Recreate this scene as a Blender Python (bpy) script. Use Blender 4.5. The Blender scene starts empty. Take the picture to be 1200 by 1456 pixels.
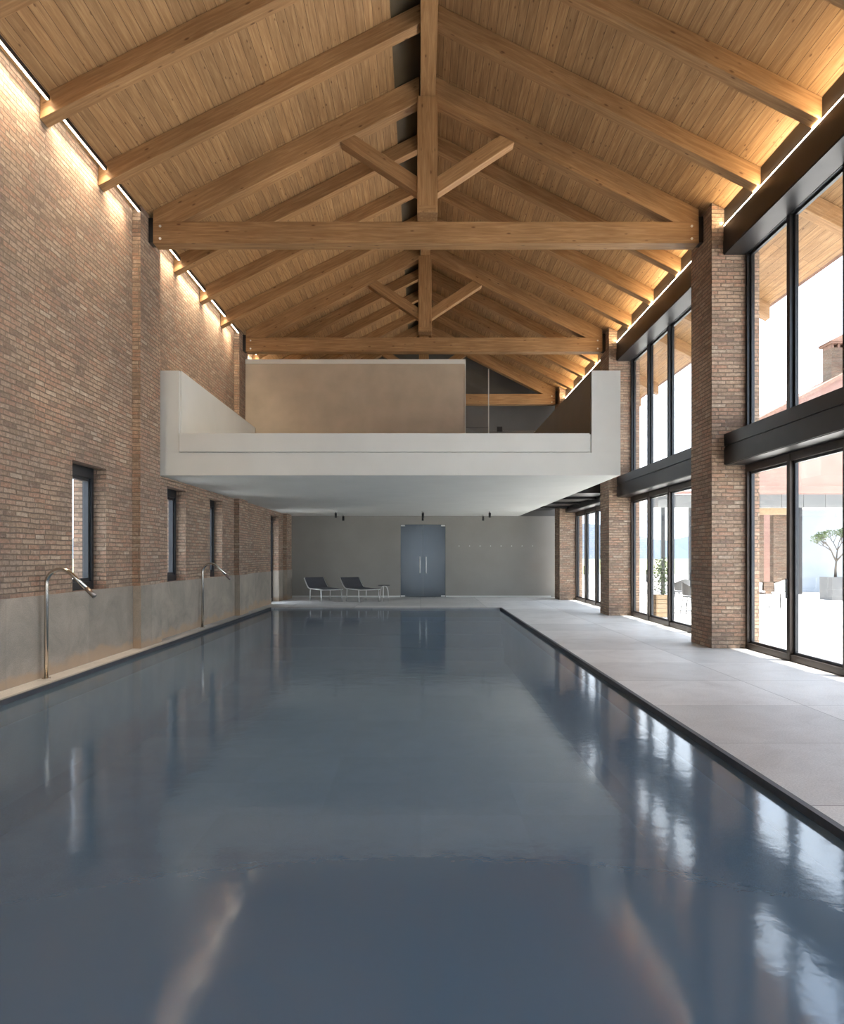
import bpy, math, random
from mathutils import Vector, Matrix
random.seed(7)
S = bpy.context.scene
C = S.collection
EYE = 1.6
# ------------------------------------------------------------------ materials
def new_mat(name):
    m = bpy.data.materials.new(name); m.use_nodes = True
    nt = m.node_tree; nt.nodes.clear()
    out = nt.nodes.new('ShaderNodeOutputMaterial')
    return m, nt, out
def N(nt, t, **kw):
    n = nt.nodes.new(t)
    for k, v in kw.items():
        if k in n.inputs: n.inputs[k].default_value = v
        else: setattr(n, k, v)
    return n
def L(nt, a, b): nt.links.new(a, b)
def c4(c): return (c[0], c[1], c[2], 1)
def ramp(nt, stops, interp='LINEAR'):
    r = nt.nodes.new('ShaderNodeValToRGB'); r.color_ramp.interpolation = interp
    e = r.color_ramp.elements
    while len(e) < len(stops): e.new(0.5)
    for i, (p, c) in enumerate(stops):
        e[i].position = p; e[i].color = c4(c)
    return r
def mixc(nt, f, a, b, mode='MIX'):
    m = nt.nodes.new('ShaderNodeMix'); m.data_type = 'RGBA'; m.blend_type = mode; m.clamp_factor = True
    for sock, v in ((m.inputs[0], f), (m.inputs[6], a), (m.inputs[7], b)):
        if hasattr(v, 'is_linked') or hasattr(v, 'links'): L(nt, v, sock)
        elif isinstance(v, (int, float)): sock.default_value = v
        else: sock.default_value = c4(v)
    return m.outputs[2]
def simple(name, col, rough=0.5, metal=0.0, noise=0.0, scale=20, spec=0.5, bump=0.0, stretch=(1,1,1), coat=0.0):
    m, nt, out = new_mat(name)
    b = N(nt, 'ShaderNodeBsdfPrincipled', Roughness=rough, Metallic=metal)
    b.inputs['Specular IOR Level'].default_value = spec
    b.inputs['Coat Weight'].default_value = coat
    tc = N(nt, 'ShaderNodeTexCoord'); mp = N(nt, 'ShaderNodeMapping'); mp.inputs['Scale'].default_value = stretch
    L(nt, tc.outputs['Object'], mp.inputs['Vector'])
    ns = N(nt, 'ShaderNodeTexNoise', Scale=scale, Detail=5.0)
    L(nt, mp.outputs[0], ns.inputs['Vector'])
    lo = [c * (1 - noise) for c in col]; hi = [min(1, c * (1 + noise)) for c in col]
    r = ramp(nt, [(0.3, lo), (0.7, hi)]); L(nt, ns.outputs['Fac'], r.inputs[0])
    L(nt, r.outputs[0], b.inputs['Base Color'])
    if bump:
        bp = N(nt, 'ShaderNodeBump', Strength=bump, Distance=0.01)
        L(nt, ns.outputs['Fac'], bp.inputs['Height']); L(nt, bp.outputs[0], b.inputs['Normal'])
    L(nt, b.outputs[0], out.inputs[0])
    return m
def brick_mat(name, bright=1.0, pink=0.0):
    m, nt, out = new_mat(name)
    b = N(nt, 'ShaderNodeBsdfPrincipled', Roughness=0.9)
    b.inputs['Specular IOR Level'].default_value = 0.2
    tc = N(nt, 'ShaderNodeTexCoord')
    # wobble the coordinates so courses are hand laid
    wn = N(nt, 'ShaderNodeTexNoise', Scale=2.2, Detail=3.0); L(nt, tc.outputs['UV'], wn.inputs['Vector'])
    ws = N(nt, 'ShaderNodeVectorMath', operation='SUBTRACT'); L(nt, wn.outputs['Color'], ws.inputs[0]); ws.inputs[1].default_value = (0.5, 0.5, 0.5)
    wm = N(nt, 'ShaderNodeVectorMath', operation='SCALE'); L(nt, ws.outputs[0], wm.inputs[0]); wm.inputs['Scale'].default_value = 0.03
    wn2 = N(nt, 'ShaderNodeTexNoise', Scale=26.0, Detail=2.0); L(nt, tc.outputs['UV'], wn2.inputs['Vector'])
    ws2 = N(nt, 'ShaderNodeVectorMath', operation='SUBTRACT'); L(nt, wn2.outputs['Color'], ws2.inputs[0]); ws2.inputs[1].default_value = (0.5, 0.5, 0.5)
    wm2 = N(nt, 'ShaderNodeVectorMath', operation='SCALE'); L(nt, ws2.outputs[0], wm2.inputs[0]); wm2.inputs['Scale'].default_value = 0.012
    ad = N(nt, 'ShaderNodeVectorMath', operation='ADD'); L(nt, tc.outputs['UV'], ad.inputs[0]); L(nt, wm.outputs[0], ad.inputs[1])
    ad2 = N(nt, 'ShaderNodeVectorMath', operation='ADD'); L(nt, ad.outputs[0], ad2.inputs[0]); L(nt, wm2.outputs[0], ad2.inputs[1])
    bt = N(nt, 'ShaderNodeTexBrick', offset=0.5, squash=0.8, squash_frequency=3)
    for k, v in (('Scale', 1.0), ('Mortar Size', 0.0095), ('Mortar Smooth', 0.5), ('Bias', 0.0), ('Brick Width', 0.27), ('Row Height', 0.067)):
        bt.inputs[k].default_value = v
    bt.inputs['Color1'].default_value = (0, 0, 0, 1); bt.inputs['Color2'].default_value = (1, 1, 1, 1); bt.inputs['Mortar'].default_value = (0.5, 0.5, 0.5, 1)
    L(nt, ad2.outputs[0], bt.inputs['Vector'])
    k = bright
    cols = [(0.0, (.23*k, .165*k, .13*k)), (0.08, (.315*k, .205*k, .152*k)), (0.26, (.325*k, .24*k, .182*k)), (0.46, (.275*k, .205*k, .155*k)),
            (0.62, (.345*k, .26*k, .20*k)), (0.80, (.33*k, .225*k, .17*k)), (0.96, (.38*k, .305*k, .24*k))]
    r = ramp(nt, cols, 'CONSTANT'); L(nt, bt.outputs['Color'], r.inputs[0])
    # weathering inside bricks
    n3 = N(nt, 'ShaderNodeTexNoise', Scale=18.0, Detail=6.0, Roughness=0.7); L(nt, tc.outputs['UV'], n3.inputs['Vector'])
    r3 = ramp(nt, [(0.3, (.66, .64, .63)), (0.72, (1.3, 1.27, 1.22))]); L(nt, n3.outputs['Fac'], r3.inputs[0])
    col = mixc(nt, 1.0, r.outputs[0], r3.outputs[0], 'MULTIPLY')
    n4 = N(nt, 'ShaderNodeTexNoise', Scale=0.9, Detail=5.0, Roughness=0.6); L(nt, tc.outputs['UV'], n4.inputs['Vector'])
    r4 = ramp(nt, [(0.35, (.84, .86, .88)), (0.7, (1.16, 1.12, 1.06))]); L(nt, n4.outputs['Fac'], r4.inputs[0])
    col = mixc(nt, 1.0, col, r4.outputs[0], 'MULTIPLY')
    col = mixc(nt, bt.outputs['Fac'], col, (.20*k, .155*k, .12*k))
    # lime smears
    n5 = N(nt, 'ShaderNodeTexNoise', Scale=9.0, Detail=6.0, Roughness=0.75); L(nt, tc.outputs['UV'], n5.inputs['Vector'])
    r5 = ramp(nt, [(0.58, (0, 0, 0)), (0.74, (.55, .55, .55))]); L(nt, n5.outputs['Fac'], r5.inputs[0])
    col = mixc(nt, r5.outputs[0], col, (.50*k, .44*k, .37*k))
    L(nt, col, b.inputs['Base Color'])
    inv = N(nt, 'ShaderNodeMath', operation='SUBTRACT'); inv.inputs[0].default_value = 1; L(nt, bt.outputs['Fac'], inv.inputs[1])
    h = N(nt, 'ShaderNodeMath', operation='MULTIPLY_ADD'); L(nt, n3.outputs['Fac'], h.inputs[0]); h.inputs[1].default_value = 0.5; L(nt, inv.outputs[0], h.inputs[2])
    h2 = N(nt, 'ShaderNodeMath', operation='MULTIPLY_ADD'); L(nt, bt.outputs['Color'], h2.inputs[0]); h2.inputs[1].default_value = 0.6; L(nt, h.outputs[0], h2.inputs[2])
    bp = N(nt, 'ShaderNodeBump', Strength=1.0, Distance=0.024); L(nt, h2.outputs[0], bp.inputs['Height']); L(nt, bp.outputs[0], b.inputs['Normal'])
    L(nt, b.outputs[0], out.inputs[0])
    return m
def wood_mat(name, planks=False, base=((.31, .185, .09), (.42, .27, .14), (.24, .135, .062)), pw=0.145):
    m, nt, out = new_mat(name)
    b = N(nt, 'ShaderNodeBsdfPrincipled', Roughness=0.55)
    b.inputs['Specular IOR Level'].default_value = 0.3
    tc = N(nt, 'ShaderNodeTexCoord'); oi = N(nt, 'ShaderNodeObjectInfo')
    off = N(nt, 'ShaderNodeVectorMath', operation='SCALE'); off.inputs[0].default_value = (37, 19, 53); L(nt, oi.outputs['Random'], off.inputs['Scale'])
    if planks: off.inputs[0].default_value = (0, 0, 0)
    ad = N(nt, 'ShaderNodeVectorMath', operation='ADD'); L(nt, tc.outputs['Object'], ad.inputs[0]); L(nt, off.outputs[0], ad.inputs[1])
    vec = ad.outputs[0]; bt = None
    if planks:
        bt = N(nt, 'ShaderNodeTexBrick', offset=0.37, squash=1.0)
        for k, v in (('Scale', 1.0), ('Mortar Size', 0.0035), ('Mortar Smooth', 0.1), ('Bias', 0.0), ('Brick Width', 14.0), ('Row Height', pw)):
            bt.inputs[k].default_value = v
        bt.inputs['Color1'].default_value = (0, 0, 0, 1); bt.inputs['Color2'].default_value = (1, 1, 1, 1); bt.inputs['Mortar'].default_value = (0.5, 0.5, 0.5, 1)
        L(nt, vec, bt.inputs['Vector'])
        # shift grain per plank
        sc = N(nt, 'ShaderNodeVectorMath', operation='SCALE'); L(nt, bt.outputs['Color'], sc.inputs[0]); sc.inputs['Scale'].default_value = 31.0
        a2 = N(nt, 'ShaderNodeVectorMath', operation='ADD'); L(nt, vec, a2.inputs[0]); L(nt, sc.outputs[0], a2.inputs[1]); gv = a2.outputs[0]
    else: gv = vec
    mp = N(nt, 'ShaderNodeMapping'); mp.inputs['Scale'].default_value = (1.1, 17, 17); L(nt, gv, mp.inputs['Vector'])
    g = N(nt, 'ShaderNodeTexNoise', Scale=1.6, Detail=6.0, Roughness=0.6, Distortion=0.5); L(nt, mp.outputs[0], g.inputs['Vector'])
    r = ramp(nt, [(0.3, base[2]), (0.5, base[0]), (0.72, base[1])]); L(nt, g.outputs['Fac'], r.inputs[0])
    col = r.outputs[0]
    # knots
    mk = N(nt, 'ShaderNodeMapping'); mk.inputs['Scale'].default_value = (3.4, 9.0, 9.0) if not planks else (4.2, 11.0, 1.0); L(nt, gv, mk.inputs['Vector'])
    v = N(nt, 'ShaderNodeTexVoronoi', Scale=1.0, Randomness=1.0); L(nt, mk.outputs[0], v.inputs['Vector'])
    rk = ramp(nt, [(0.07, (1, 1, 1)), (0.17, (0, 0, 0))]); L(nt, v.outputs['Distance'], rk.inputs[0])
    sel = N(nt, 'ShaderNodeSeparateColor'); L(nt, v.outputs['Color'], sel.inputs[0])
    gt = N(nt, 'ShaderNodeMath', operation='GREATER_THAN'); L(nt, sel.outputs[0], gt.inputs[0]); gt.inputs[1].default_value = 0.4
    kf = N(nt, 'ShaderNodeMath', operation='MULTIPLY'); L(nt, rk.outputs[0], kf.inputs[0]); L(nt, gt.outputs[0], kf.inputs[1])
    kf2 = N(nt, 'ShaderNodeMath', operation='MULTIPLY'); L(nt, kf.outputs[0], kf2.inputs[0]); kf2.inputs[1].default_value = 0.75
    col = mixc(nt, kf2.outputs[0], col, (.09, .04, .018))
    if planks:
        rp = ramp(nt, [(0.0, (.86, .85, .84)), (0.5, (.99, .99, .99)), (1.0, (1.16, 1.14, 1.10))]); L(nt, bt.outputs['Color'], rp.inputs[0])
        col = mixc(nt, 1.0, col, rp.outputs[0], 'MULTIPLY')
        col = mixc(nt, bt.outputs['Fac'], col, (.10, .055, .026))
        bp = N(nt, 'ShaderNodeBump', Strength=0.5, Distance=0.006); bp.invert = True
        L(nt, bt.outputs['Fac'], bp.inputs['Height']); L(nt, bp.outputs[0], b.inputs['Normal'])
    else:
        n2 = N(nt, 'ShaderNodeTexNoise', Scale=0.8, Detail=2.0); L(nt, vec, n2.inputs['Vector'])
        r2 = ramp(nt, [(0.3, (.86, .85, .83)), (0.7, (1.12, 1.1, 1.08))]); L(nt, n2.outputs['Fac'], r2.inputs[0])
        col = mixc(nt, 1.0, col, r2.outputs[0], 'MULTIPLY')
    L(nt, col, b.inputs['Base Color']); L(nt, b.outputs[0], out.inputs[0])
    return m
def stone_mat(name, cols, slab=(1.8, 1.5), speck=0.25, rough=0.6, joint=(.12, .11, .10), jsize=0.004, stain=None):
    m, nt, out = new_mat(name)
    b = N(nt, 'ShaderNodeBsdfPrincipled', Roughness=rough)
    tc = N(nt, 'ShaderNodeTexCoord'); uv = tc.outputs['UV']
    bt = N(nt, 'ShaderNodeTexBrick', offset=0.0, squash=1.0)
    for k, v in (('Scale', 1.0), ('Mortar Size', jsize), ('Mortar Smooth', 0.1), ('Bias', 0.0), ('Brick Width', slab[0]), ('Row Height', slab[1])):
        bt.inputs[k].default_value = v
    bt.inputs['Color1'].default_value = (0, 0, 0, 1); bt.inputs['Color2'].default_value = (1, 1, 1, 1); bt.inputs['Mortar'].default_value = (0.5, 0.5, 0.5, 1)
    L(nt, uv, bt.inputs['Vector'])
    n1 = N(nt, 'ShaderNodeTexNoise', Scale=1.5, Detail=8.0, Roughness=0.7, Distortion=0.6); L(nt, uv, n1.inputs['Vector'])
    r1 = ramp(nt, [(0.28, cols[0]), (0.5, cols[1]), (0.72, cols[2])]); L(nt, n1.outputs['Fac'], r1.inputs[0])
    col = r1.outputs[0]
    rp = ramp(nt, [(0.0, (.86, .86, .86)), (1.0, (1.13, 1.12, 1.11))]); L(nt, bt.outputs['Color'], rp.inputs[0])
    col = mixc(nt, 1.0, col, rp.outputs[0], 'MULTIPLY')
    n2 = N(nt, 'ShaderNodeTexNoise', Scale=70.0, Detail=3.0, Roughness=0.8); L(nt, uv, n2.inputs['Vector'])
    r2 = ramp(nt, [(0.3, (1 - speck,) * 3), (0.7, (1 + speck,) * 3)]); L(nt, n2.outputs['Fac'], r2.inputs[0])
    col = mixc(nt, 1.0, col, r2.outputs[0], 'MULTIPLY')
    if stain:
        sp = N(nt, 'ShaderNodeSeparateXYZ'); L(nt, uv, sp.inputs[0])
        n3 = N(nt, 'ShaderNodeTexNoise', Scale=1.7, Detail=4.0); L(nt, uv, n3.inputs['Vector'])
        mm = N(nt, 'ShaderNodeMath', operation='MULTIPLY_ADD'); L(nt, n3.outputs['Fac'], mm.inputs[0]); mm.inputs[1].default_value = -0.55; L(nt, sp.outputs[1], mm.inputs[2])
        r3 = ramp(nt, [(0.0, (.6, .6, .6)), (0.08, (0, 0, 0))]); 
        m2 = N(nt, 'ShaderNodeMath', operation='ADD'); L(nt, mm.outputs[0], m2.inputs[0]); m2.inputs[1].default_value = 0.17
        L(nt, m2.outputs[0], r3.inputs[0])
        col = mixc(nt, r3.outputs[0], col, stain)
    col = mixc(nt, bt.outputs['Fac'], col, joint)
    L(nt, col, b.inputs['Base Color'])
    bp = N(nt, 'ShaderNodeBump', Strength=0.25, Distance=0.004); L(nt, n2.outputs['Fac'], bp.inputs['Height']); L(nt, bp.outputs[0], b.inputs['Normal'])
    L(nt, b.outputs[0], out.inputs[0])
    return m
def glass_mat(name, tint=(0.975, 0.98, 0.98), ior=1.45):
    m, nt, out = new_mat(name)
    t = N(nt, 'ShaderNodeBsdfTransparent', Color=c4(tint)); g = N(nt, 'ShaderNodeBsdfGlossy', Roughness=0.01)
    f = N(nt, 'ShaderNodeFresnel', IOR=ior); mx = N(nt, 'ShaderNodeMixShader')
    ge = N(nt, 'ShaderNodeNewGeometry'); mr = N(nt, 'ShaderNodeMapRange'); mr.inputs['To Min'].default_value = ior; mr.inputs['To Max'].default_value = 1 / ior
    L(nt, ge.outputs['Backfacing'], mr.inputs['Value']); L(nt, mr.outputs[0], f.inputs['IOR'])
    L(nt, f.outputs[0], mx.inputs[0]); L(nt, t.outputs[0], mx.inputs[1]); L(nt, g.outputs[0], mx.inputs[2]); L(nt, mx.outputs[0], out.inputs[0])
    return m
def emit_mat(name, col, strength):
    m, nt, out = new_mat(name)
    e = N(nt, 'ShaderNodeEmission', Color=c4(col), Strength=strength); L(nt, e.outputs[0], out.inputs[0])
    return m
def water_mat():
    m, nt, out = new_mat('pool_water')
    tc = N(nt, 'ShaderNodeTexCoord')
    mp = N(nt, 'ShaderNodeMapping'); mp.inputs['Scale'].default_value = (1, 1, 1); L(nt, tc.outputs['Object'], mp.inputs['Vector'])
    n = N(nt, 'ShaderNodeTexNoise', Scale=3.2, Detail=4.0, Roughness=0.55); L(nt, mp.outputs[0], n.inputs['Vector'])
    bp = N(nt, 'ShaderNodeBump', Strength=0.07, Distance=0.03); L(nt, n.outputs['Fac'], bp.inputs['Height'])
    t = N(nt, 'ShaderNodeBsdfTransparent', Color=(.52, .66, .82, 1))
    g = N(nt, 'ShaderNodeBsdfGlossy', Roughness=0.095); L(nt, bp.outputs[0], g.inputs['Normal'])
    f = N(nt, 'ShaderNodeFresnel', IOR=1.65); L(nt, bp.outputs[0], f.inputs['Normal'])
    d = N(nt, 'ShaderNodeBsdfDiffuse', Color=(.142, .23, .328, 1))
    m1 = N(nt, 'ShaderNodeMixShader', Fac=0.6); L(nt, t.outputs[0], m1.inputs[1]); L(nt, d.outputs[0], m1.inputs[2])
    m2 = N(nt, 'ShaderNodeMixShader'); L(nt, f.outputs[0], m2.inputs[0]); L(nt, m1.outputs[0], m2.inputs[1]); L(nt, g.outputs[0], m2.inputs[2])
    L(nt, m2.outputs[0], out.inputs[0])
    return m
M = dict(
    brick=brick_mat('weathered_brick', 1.08),
    brick_out=brick_mat('courtyard_brick', 0.5),
    planks=wood_mat('larch_planks', True),
    beam=wood_mat('larch_beam', False, ((.295, .17, .08), (.39, .24, .12), (.23, .125, .056))),
    steel=simple('dark_bronze_steel', (.022, .021, .022), 0.38, 0.35, 0.15, 4),
    frame=simple('dark_window_frame', (.030, .033, .037), 0.33, 0.4, 0.1, 6),
    frame_brown=simple('bronze_window_frame', (.055, .042, .034), 0.4, 0.4, 0.1, 6),
    plaster=simple('pale_grey_plaster', (.60, .61, .585), 0.65, 0, 0.035, 1.2, bump=0.03),
    taupe=simple('taupe_plaster', (.275, .262, .238), 0.7, 0, 0.05, 1.3, bump=0.03),
    taupe_unlit=simple('unlit_grey_plaster', (.10, .098, .095), 0.7, 0, 0.08, 1.3),  # upper gable's lack of light put into the plaster tone
    ply=simple('lacquered_beige_panel', (.45, .385, .305), 0.28, 0, 0.10, 1.6, coat=0.2, bump=0.02),
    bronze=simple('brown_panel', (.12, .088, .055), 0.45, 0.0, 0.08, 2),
    ridge=simple('dark_ridge_panel', (.07, .052, .028), 0.6, 0, 0.1, 3),
    deck=stone_mat('flamed_granite_deck', ((.45, .435, .42), (.54, .53, .515), (.60, .59, .575)), (2.05, 1.5), 0.22, 0.5, (.2, .19, .18), 0.005),
    dado=stone_mat('granite_dado', ((.19, .175, .148), (.285, .245, .20), (.37, .31, .25)), (2.1, 1.3), 0.22, 0.6, (.2, .19, .17), 0.003, stain=(.40, .26, .15)),
    coping=stone_mat('grey_coping', ((.25, .25, .25), (.33, .33, .33), (.38, .38, .38)), (1.5, 1.5), 0.15, 0.5),
    basin=stone_mat('blue_grey_basin_stone', ((.34, .41, .50), (.40, .48, .57), (.46, .54, .63)), (1.2, 1.2), 0.35, 0.5, (.25, .32, .40), 0.001),
    slot=simple('dark_gutter_stone', (.035, .038, .045), 0.5, 0, 0.2, 12),
    water=water_mat(),
    glass=glass_mat('clear_glazing'),
    door=simple('blue_grey_frosted_door', (.085, .098, .108), 0.22, 0.6, 0.03, 1.5),
    chrome=simple('brushed_stainless', (.62, .58, .52), 0.2, 1.0, 0.03, 30, stretch=(1, 1, .1)),
    nozzle=simple('aged_steel', (.30, .25, .22), 0.35, 1.0, 0.1, 30),
    steel_pale=simple('pale_metal', (.62, .62, .60), 0.3, 0.6, 0.03, 10),
    black=simple('black_metal', (.012, .012, .013), 0.45, 0.2, 0.1, 30),
    sling=simple('charcoal_sling_fabric', (.055, .055, .062), 0.8, 0, 0.15, 160),
    led=emit_mat('warm_led', (1.0, .86, .68), 9.0),
    led_r=emit_mat('warm_led_right', (1.0, .86, .66), 10.0),
    paving=stone_mat('pale_courtyard_paving', ((.60, .585, .56), (.68, .665, .64), (.74, .73, .71)), (1.2, .6), 0.1, 0.8),
    fascia=simple('grey_fascia_metal', (.12, .118, .112), 0.5, 0.2, 0.05, 3),
    pink=simple('pink_render', (.24, .14, .115), 0.9, 0, 0.08, 2),
    tile=simple('terracotta_tiles', (.16, .09, .065), 0.85, 0, 0.25, 8),
    white=simple('white_paint', (.78, .78, .76), 0.5, 0, 0.02, 5),
    wood_box=simple('pale_timber_planter', (.26, .18, .10), 0.7, 0, 0.12, 8),
    leaf=simple('leaf_green', (.07, .10, .04), 0.6, 0, 0.3, 9),
    bark=simple('grey_bark', (.09, .075, .06), 0.9, 0, 0.25, 14),
    hill=simple('blue_hazy_hill', (.07, .095, .13), 1.0, 0, 0.12, .02),
    field=simple('meadow', (.25, .28, .15), 1.0, 0, 0.15, .1),
    pale_glazing=simple('pale_blue_grey_glazing', (.26, .29, .33), 0.5, 0, 0.12, .8),
    planter=simple('zinc_planter', (.10, .10, .10), 0.5, 0.2, 0.08, 4),
)
# ------------------------------------------------------------------ mesh builder
def wmat(o):
    return (wmat(o.parent) if o.parent else Matrix.Identity(4)) @ o.matrix_basis
class MB:
    def __init__(s): s.v = []; s.f = []; s.sm = set()
    def quad(s, pts):
        i = len(s.v); s.v += [tuple(p) for p in pts]; s.f.append(tuple(range(i, i + len(pts))))
    def hexa(s, a, b):   # two loops of equal length, capped
        n = len(a); i = len(s.v); s.v += [tuple(p) for p in a] + [tuple(p) for p in b]
        s.f.append(tuple(reversed(range(i, i + n)))); s.f.append(tuple(range(i + n, i + 2 * n)))
        for k in range(n):
            s.f.append((i + k, i + (k + 1) % n, i + n + (k + 1) % n, i + n + k))
    def box(s, x0, x1, y0, y1, z0, z1):
        s.hexa([(x0, y0, z0), (x1, y0, z0), (x1, y1, z0), (x0, y1, z0)], [(x0, y0, z1), (x1, y0, z1), (x1, y1, z1), (x0, y1, z1)])
        return s
    def prism_y(s, poly, y0, y1):   # polygon of (x,z), extruded along y
        s.hexa([(x, y0, z) for x, z in poly], [(x, y1, z) for x, z in poly]); return s
    def tube(s, path, r, n=10, cap=True):
        path = [Vector(p) for p in path]; rs = r if isinstance(r, (list, tuple)) else [r] * len(path)
        rings = []; up = None
        for k, p in enumerate(path):
            d = (path[min(k + 1, len(path) - 1)] - path[max(k - 1, 0)]).normalized()
            if up is None: up = Vector((0, 0, 1)) if abs(d.z) < .9 else Vector((0, 1, 0))
            a = d.cross(up).normalized(); bb = a.cross(d).normalized(); up = bb
            i = len(s.v)
            for q in range(n):
                t = 2 * math.pi * q / n
                s.v.append(tuple(p + (a * math.cos(t) + bb * math.sin(t)) * rs[k]))
            rings.append(i)
        for a, b in zip(rings, rings[1:]):
            for q in range(n):
                s.sm.add(len(s.f)); s.f.append((a + q, a + (q + 1) % n, b + (q + 1) % n, b + q))
        if cap:
            s.f.append(tuple(reversed(range(rings[0], rings[0] + n)))); s.f.append(tuple(range(rings[-1], rings[-1] + n)))
        return s
    def build(s, name, mat, parent=None, frame=None, bevel=0.0, uv=True):
        # vertices are world coordinates; frame = Matrix of the object (world)
        fr = frame if frame is not None else (Matrix.Translation(wmat(parent).translation) if parent else Matrix.Identity(4))
        inv = fr.inverted(); me = bpy.data.meshes.new(name)
        me.from_pydata([tuple(inv @ Vector(p)) for p in s.v], [], s.f)
        me.materials.append(mat)
        import bmesh
        bm = bmesh.new(); bm.from_mesh(me)
        if len(bm.faces) > 1: bmesh.ops.recalc_face_normals(bm, faces=bm.faces)
        bm.faces.ensure_lookup_table()
        for i in s.sm: bm.faces[i].smooth = True
        if bevel:
            es = [e for e in bm.edges if len(e.link_faces) == 2 and e.calc_face_angle(0) > .6]
            bmesh.ops.bevel(bm, geom=es, offset=bevel, segments=1, affect='EDGES')
        uvl = bm.loops.layers.uv.new('UVMap')
        R = fr.to_3x3()
        for f in bm.faces:
            n = R @ f.normal; ax = max(range(3), key=lambda q: abs(n[q]))
            for lp in f.loops:
                w = fr @ lp.vert.co
                lp[uvl].uv = ((w.y, w.z) if ax == 0 else (w.x, w.z) if ax == 1 else (w.x, w.y))
        bm.to_mesh(me); bm.free()
        o = bpy.data.objects.new(name, me); C.objects.link(o)
        if parent:
            o.parent = parent; o.matrix_basis = wmat(parent).inverted() @ fr
        else: o.matrix_world = fr
        return o
def tag(o, label=None, cat=None, group=None, kind=None):
    if label: o['label'] = label
    if cat: o['category'] = cat
    if group: o['group'] = group
    if kind: o['kind'] = kind
    return o
def empty(name, loc, label, cat, group=None, kind=None):
    o = bpy.data.objects.new(name, None); C.objects.link(o); o.location = loc
    o.matrix_world = Matrix.Translation(loc); o.empty_display_size = .2
    return tag(o, label, cat, group, kind)
def at(mb, name, mat, org, **kw):  # origin at base of the thing
    return mb.build(name, mat, frame=Matrix.Translation(org), **kw)
def copy_tree(o, loc=None, parent=None):
    c = o.copy(); C.objects.link(c)
    if parent: c.parent = parent
    if loc is not None: c.location = loc
    for ch in list(o.children): copy_tree(ch, None, c)
    return c
def grid_solid(us, vs, empty_cells, w0, w1, fn):
    """solid plate in (u,v) with holes; fn(u,v,w)->xyz"""
    mb = MB(); nu, nv = len(us) - 1, len(vs) - 1
    sol = lambda i, j: 0 <= i < nu and 0 <= j < nv and not empty_cells(0.5 * (us[i] + us[i+1]), 0.5 * (vs[j] + vs[j+1]))
    for i in range(nu):
        for j in range(nv):
            if not sol(i, j): continue
            a, b, c, d = us[i], us[i+1], vs[j], vs[j+1]
            for w in (w0, w1): mb.quad([fn(a, c, w), fn(b, c, w), fn(b, d, w), fn(a, d, w)])
            if not sol(i-1, j): mb.quad([fn(a, c, w0), fn(a, d, w0), fn(a, d, w1), fn(a, c, w1)])
            if not sol(i+1, j): mb.quad([fn(b, c, w0), fn(b, d, w0), fn(b, d, w1), fn(b, c, w1)])
            if not sol(i, j-1): mb.quad([fn(a, c, w0), fn(b, c, w0), fn(b, c, w1), fn(a, c, w1)])
            if not sol(i, j+1): mb.quad([fn(a, d, w0), fn(b, d, w0), fn(b, d, w1), fn(a, d, w1)])
    import bmesh
    # weld so normals recalc consistently
    key = {}; nvs = []; mp = []
    for p in mb.v:
        k = tuple(round(q, 5) for q in p)
        if k not in key: key[k] = len(nvs); nvs.append(p)
        mp.append(key[k])
    mb.v = nvs; mb.f = [tuple(mp[i] for i in f) for f in mb.f]
    return mb
def frame_x(org, ang=0.0):   # local X along (cos,0,sin) in the XZ plane
    return Matrix.Translation(org) @ Matrix.Rotation(-ang, 4, 'Y')
def frame_y(org): return Matrix.Translation(org) @ Matrix.Rotation(math.pi / 2, 4, 'Z')
def frame_z(org): return Matrix.Translation(org) @ Matrix.Rotation(-math.pi / 2, 4, 'Y')

# ------------------------------------------------------------------ dimensions
XC = 0.12; ZR = 10.17; SL = 0.505; SA = math.atan(SL)
def zc(x): return ZR - SL * abs(x - XC)
XL, XPL, XR, XG = -4.97, -4.83, 5.02, 5.65
XB = 5.22
Y0, Y1 = -1.3, 27.1
PIERS = [-0.67, 5.96, 12.585, 19.20, 25.85]; PH = 0.46
RAFT = 1.656
EAVE = 7.05
DADO = 1.08
WZ = -0.055
LEFT_W, RIGHT_W = 12.0, 7.0
PX0, PX1, PY0, PY1 = -4.62, 2.46, 1.4, 21.7

# ------------------------------------------------------------------ floor, pool
xs = [XL - .6, PX0, PX1, 5.75]; ys = [Y0 - .3, PY0, PY1, Y1 + .3]
fl = grid_solid(xs, ys, lambda x, y: PX0 < x < PX1 and PY0 < y < PY1, -0.30, 0.0, lambda u, v, w: (u, v, w))
tag(fl.build('floor', M['deck']), kind='structure')
b = MB()   # pool basin
b.quad([(PX0, PY0, -1.5), (PX1, PY0, -1.5), (PX1, PY1, -1.5), (PX0, PY1, -1.5)])
b = grid_solid([PX0 - .25, PX0, PX1, PX1 + .25], [PY0 - .25, PY0, PY1, PY1 + .25], lambda x, y: PX0 < x < PX1 and PY0 < y < PY1, -1.5, -.301, lambda u, v, w: (u, v, w))
b.box(PX0 - .25, PX1 + .25, PY0 - .25, PY1 + .25, -1.7, -1.5)
b.box(PX0, PX1, PY1 - .32, PY1, -1.5, -.42)     # steps at the far end
b.box(PX0, PX1, PY1 - .64, PY1 - .32, -1.5, -.78)
b.box(PX0, PX1, PY1 - .96, PY1 - .64, -1.5, -1.14)
tag(b.build('pool_basin', M['basin']), 'blue-grey stone lined long rectangular swimming pool basin sunk in the deck', 'swimming pool')
w = MB(); w.quad([(PX0 + .002, PY0 + .002, WZ), (PX1 - .002, PY0 + .002, WZ), (PX1 - .002, PY1 - .002, WZ), (PX0 + .002, PY1 - .002, WZ)])
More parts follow.
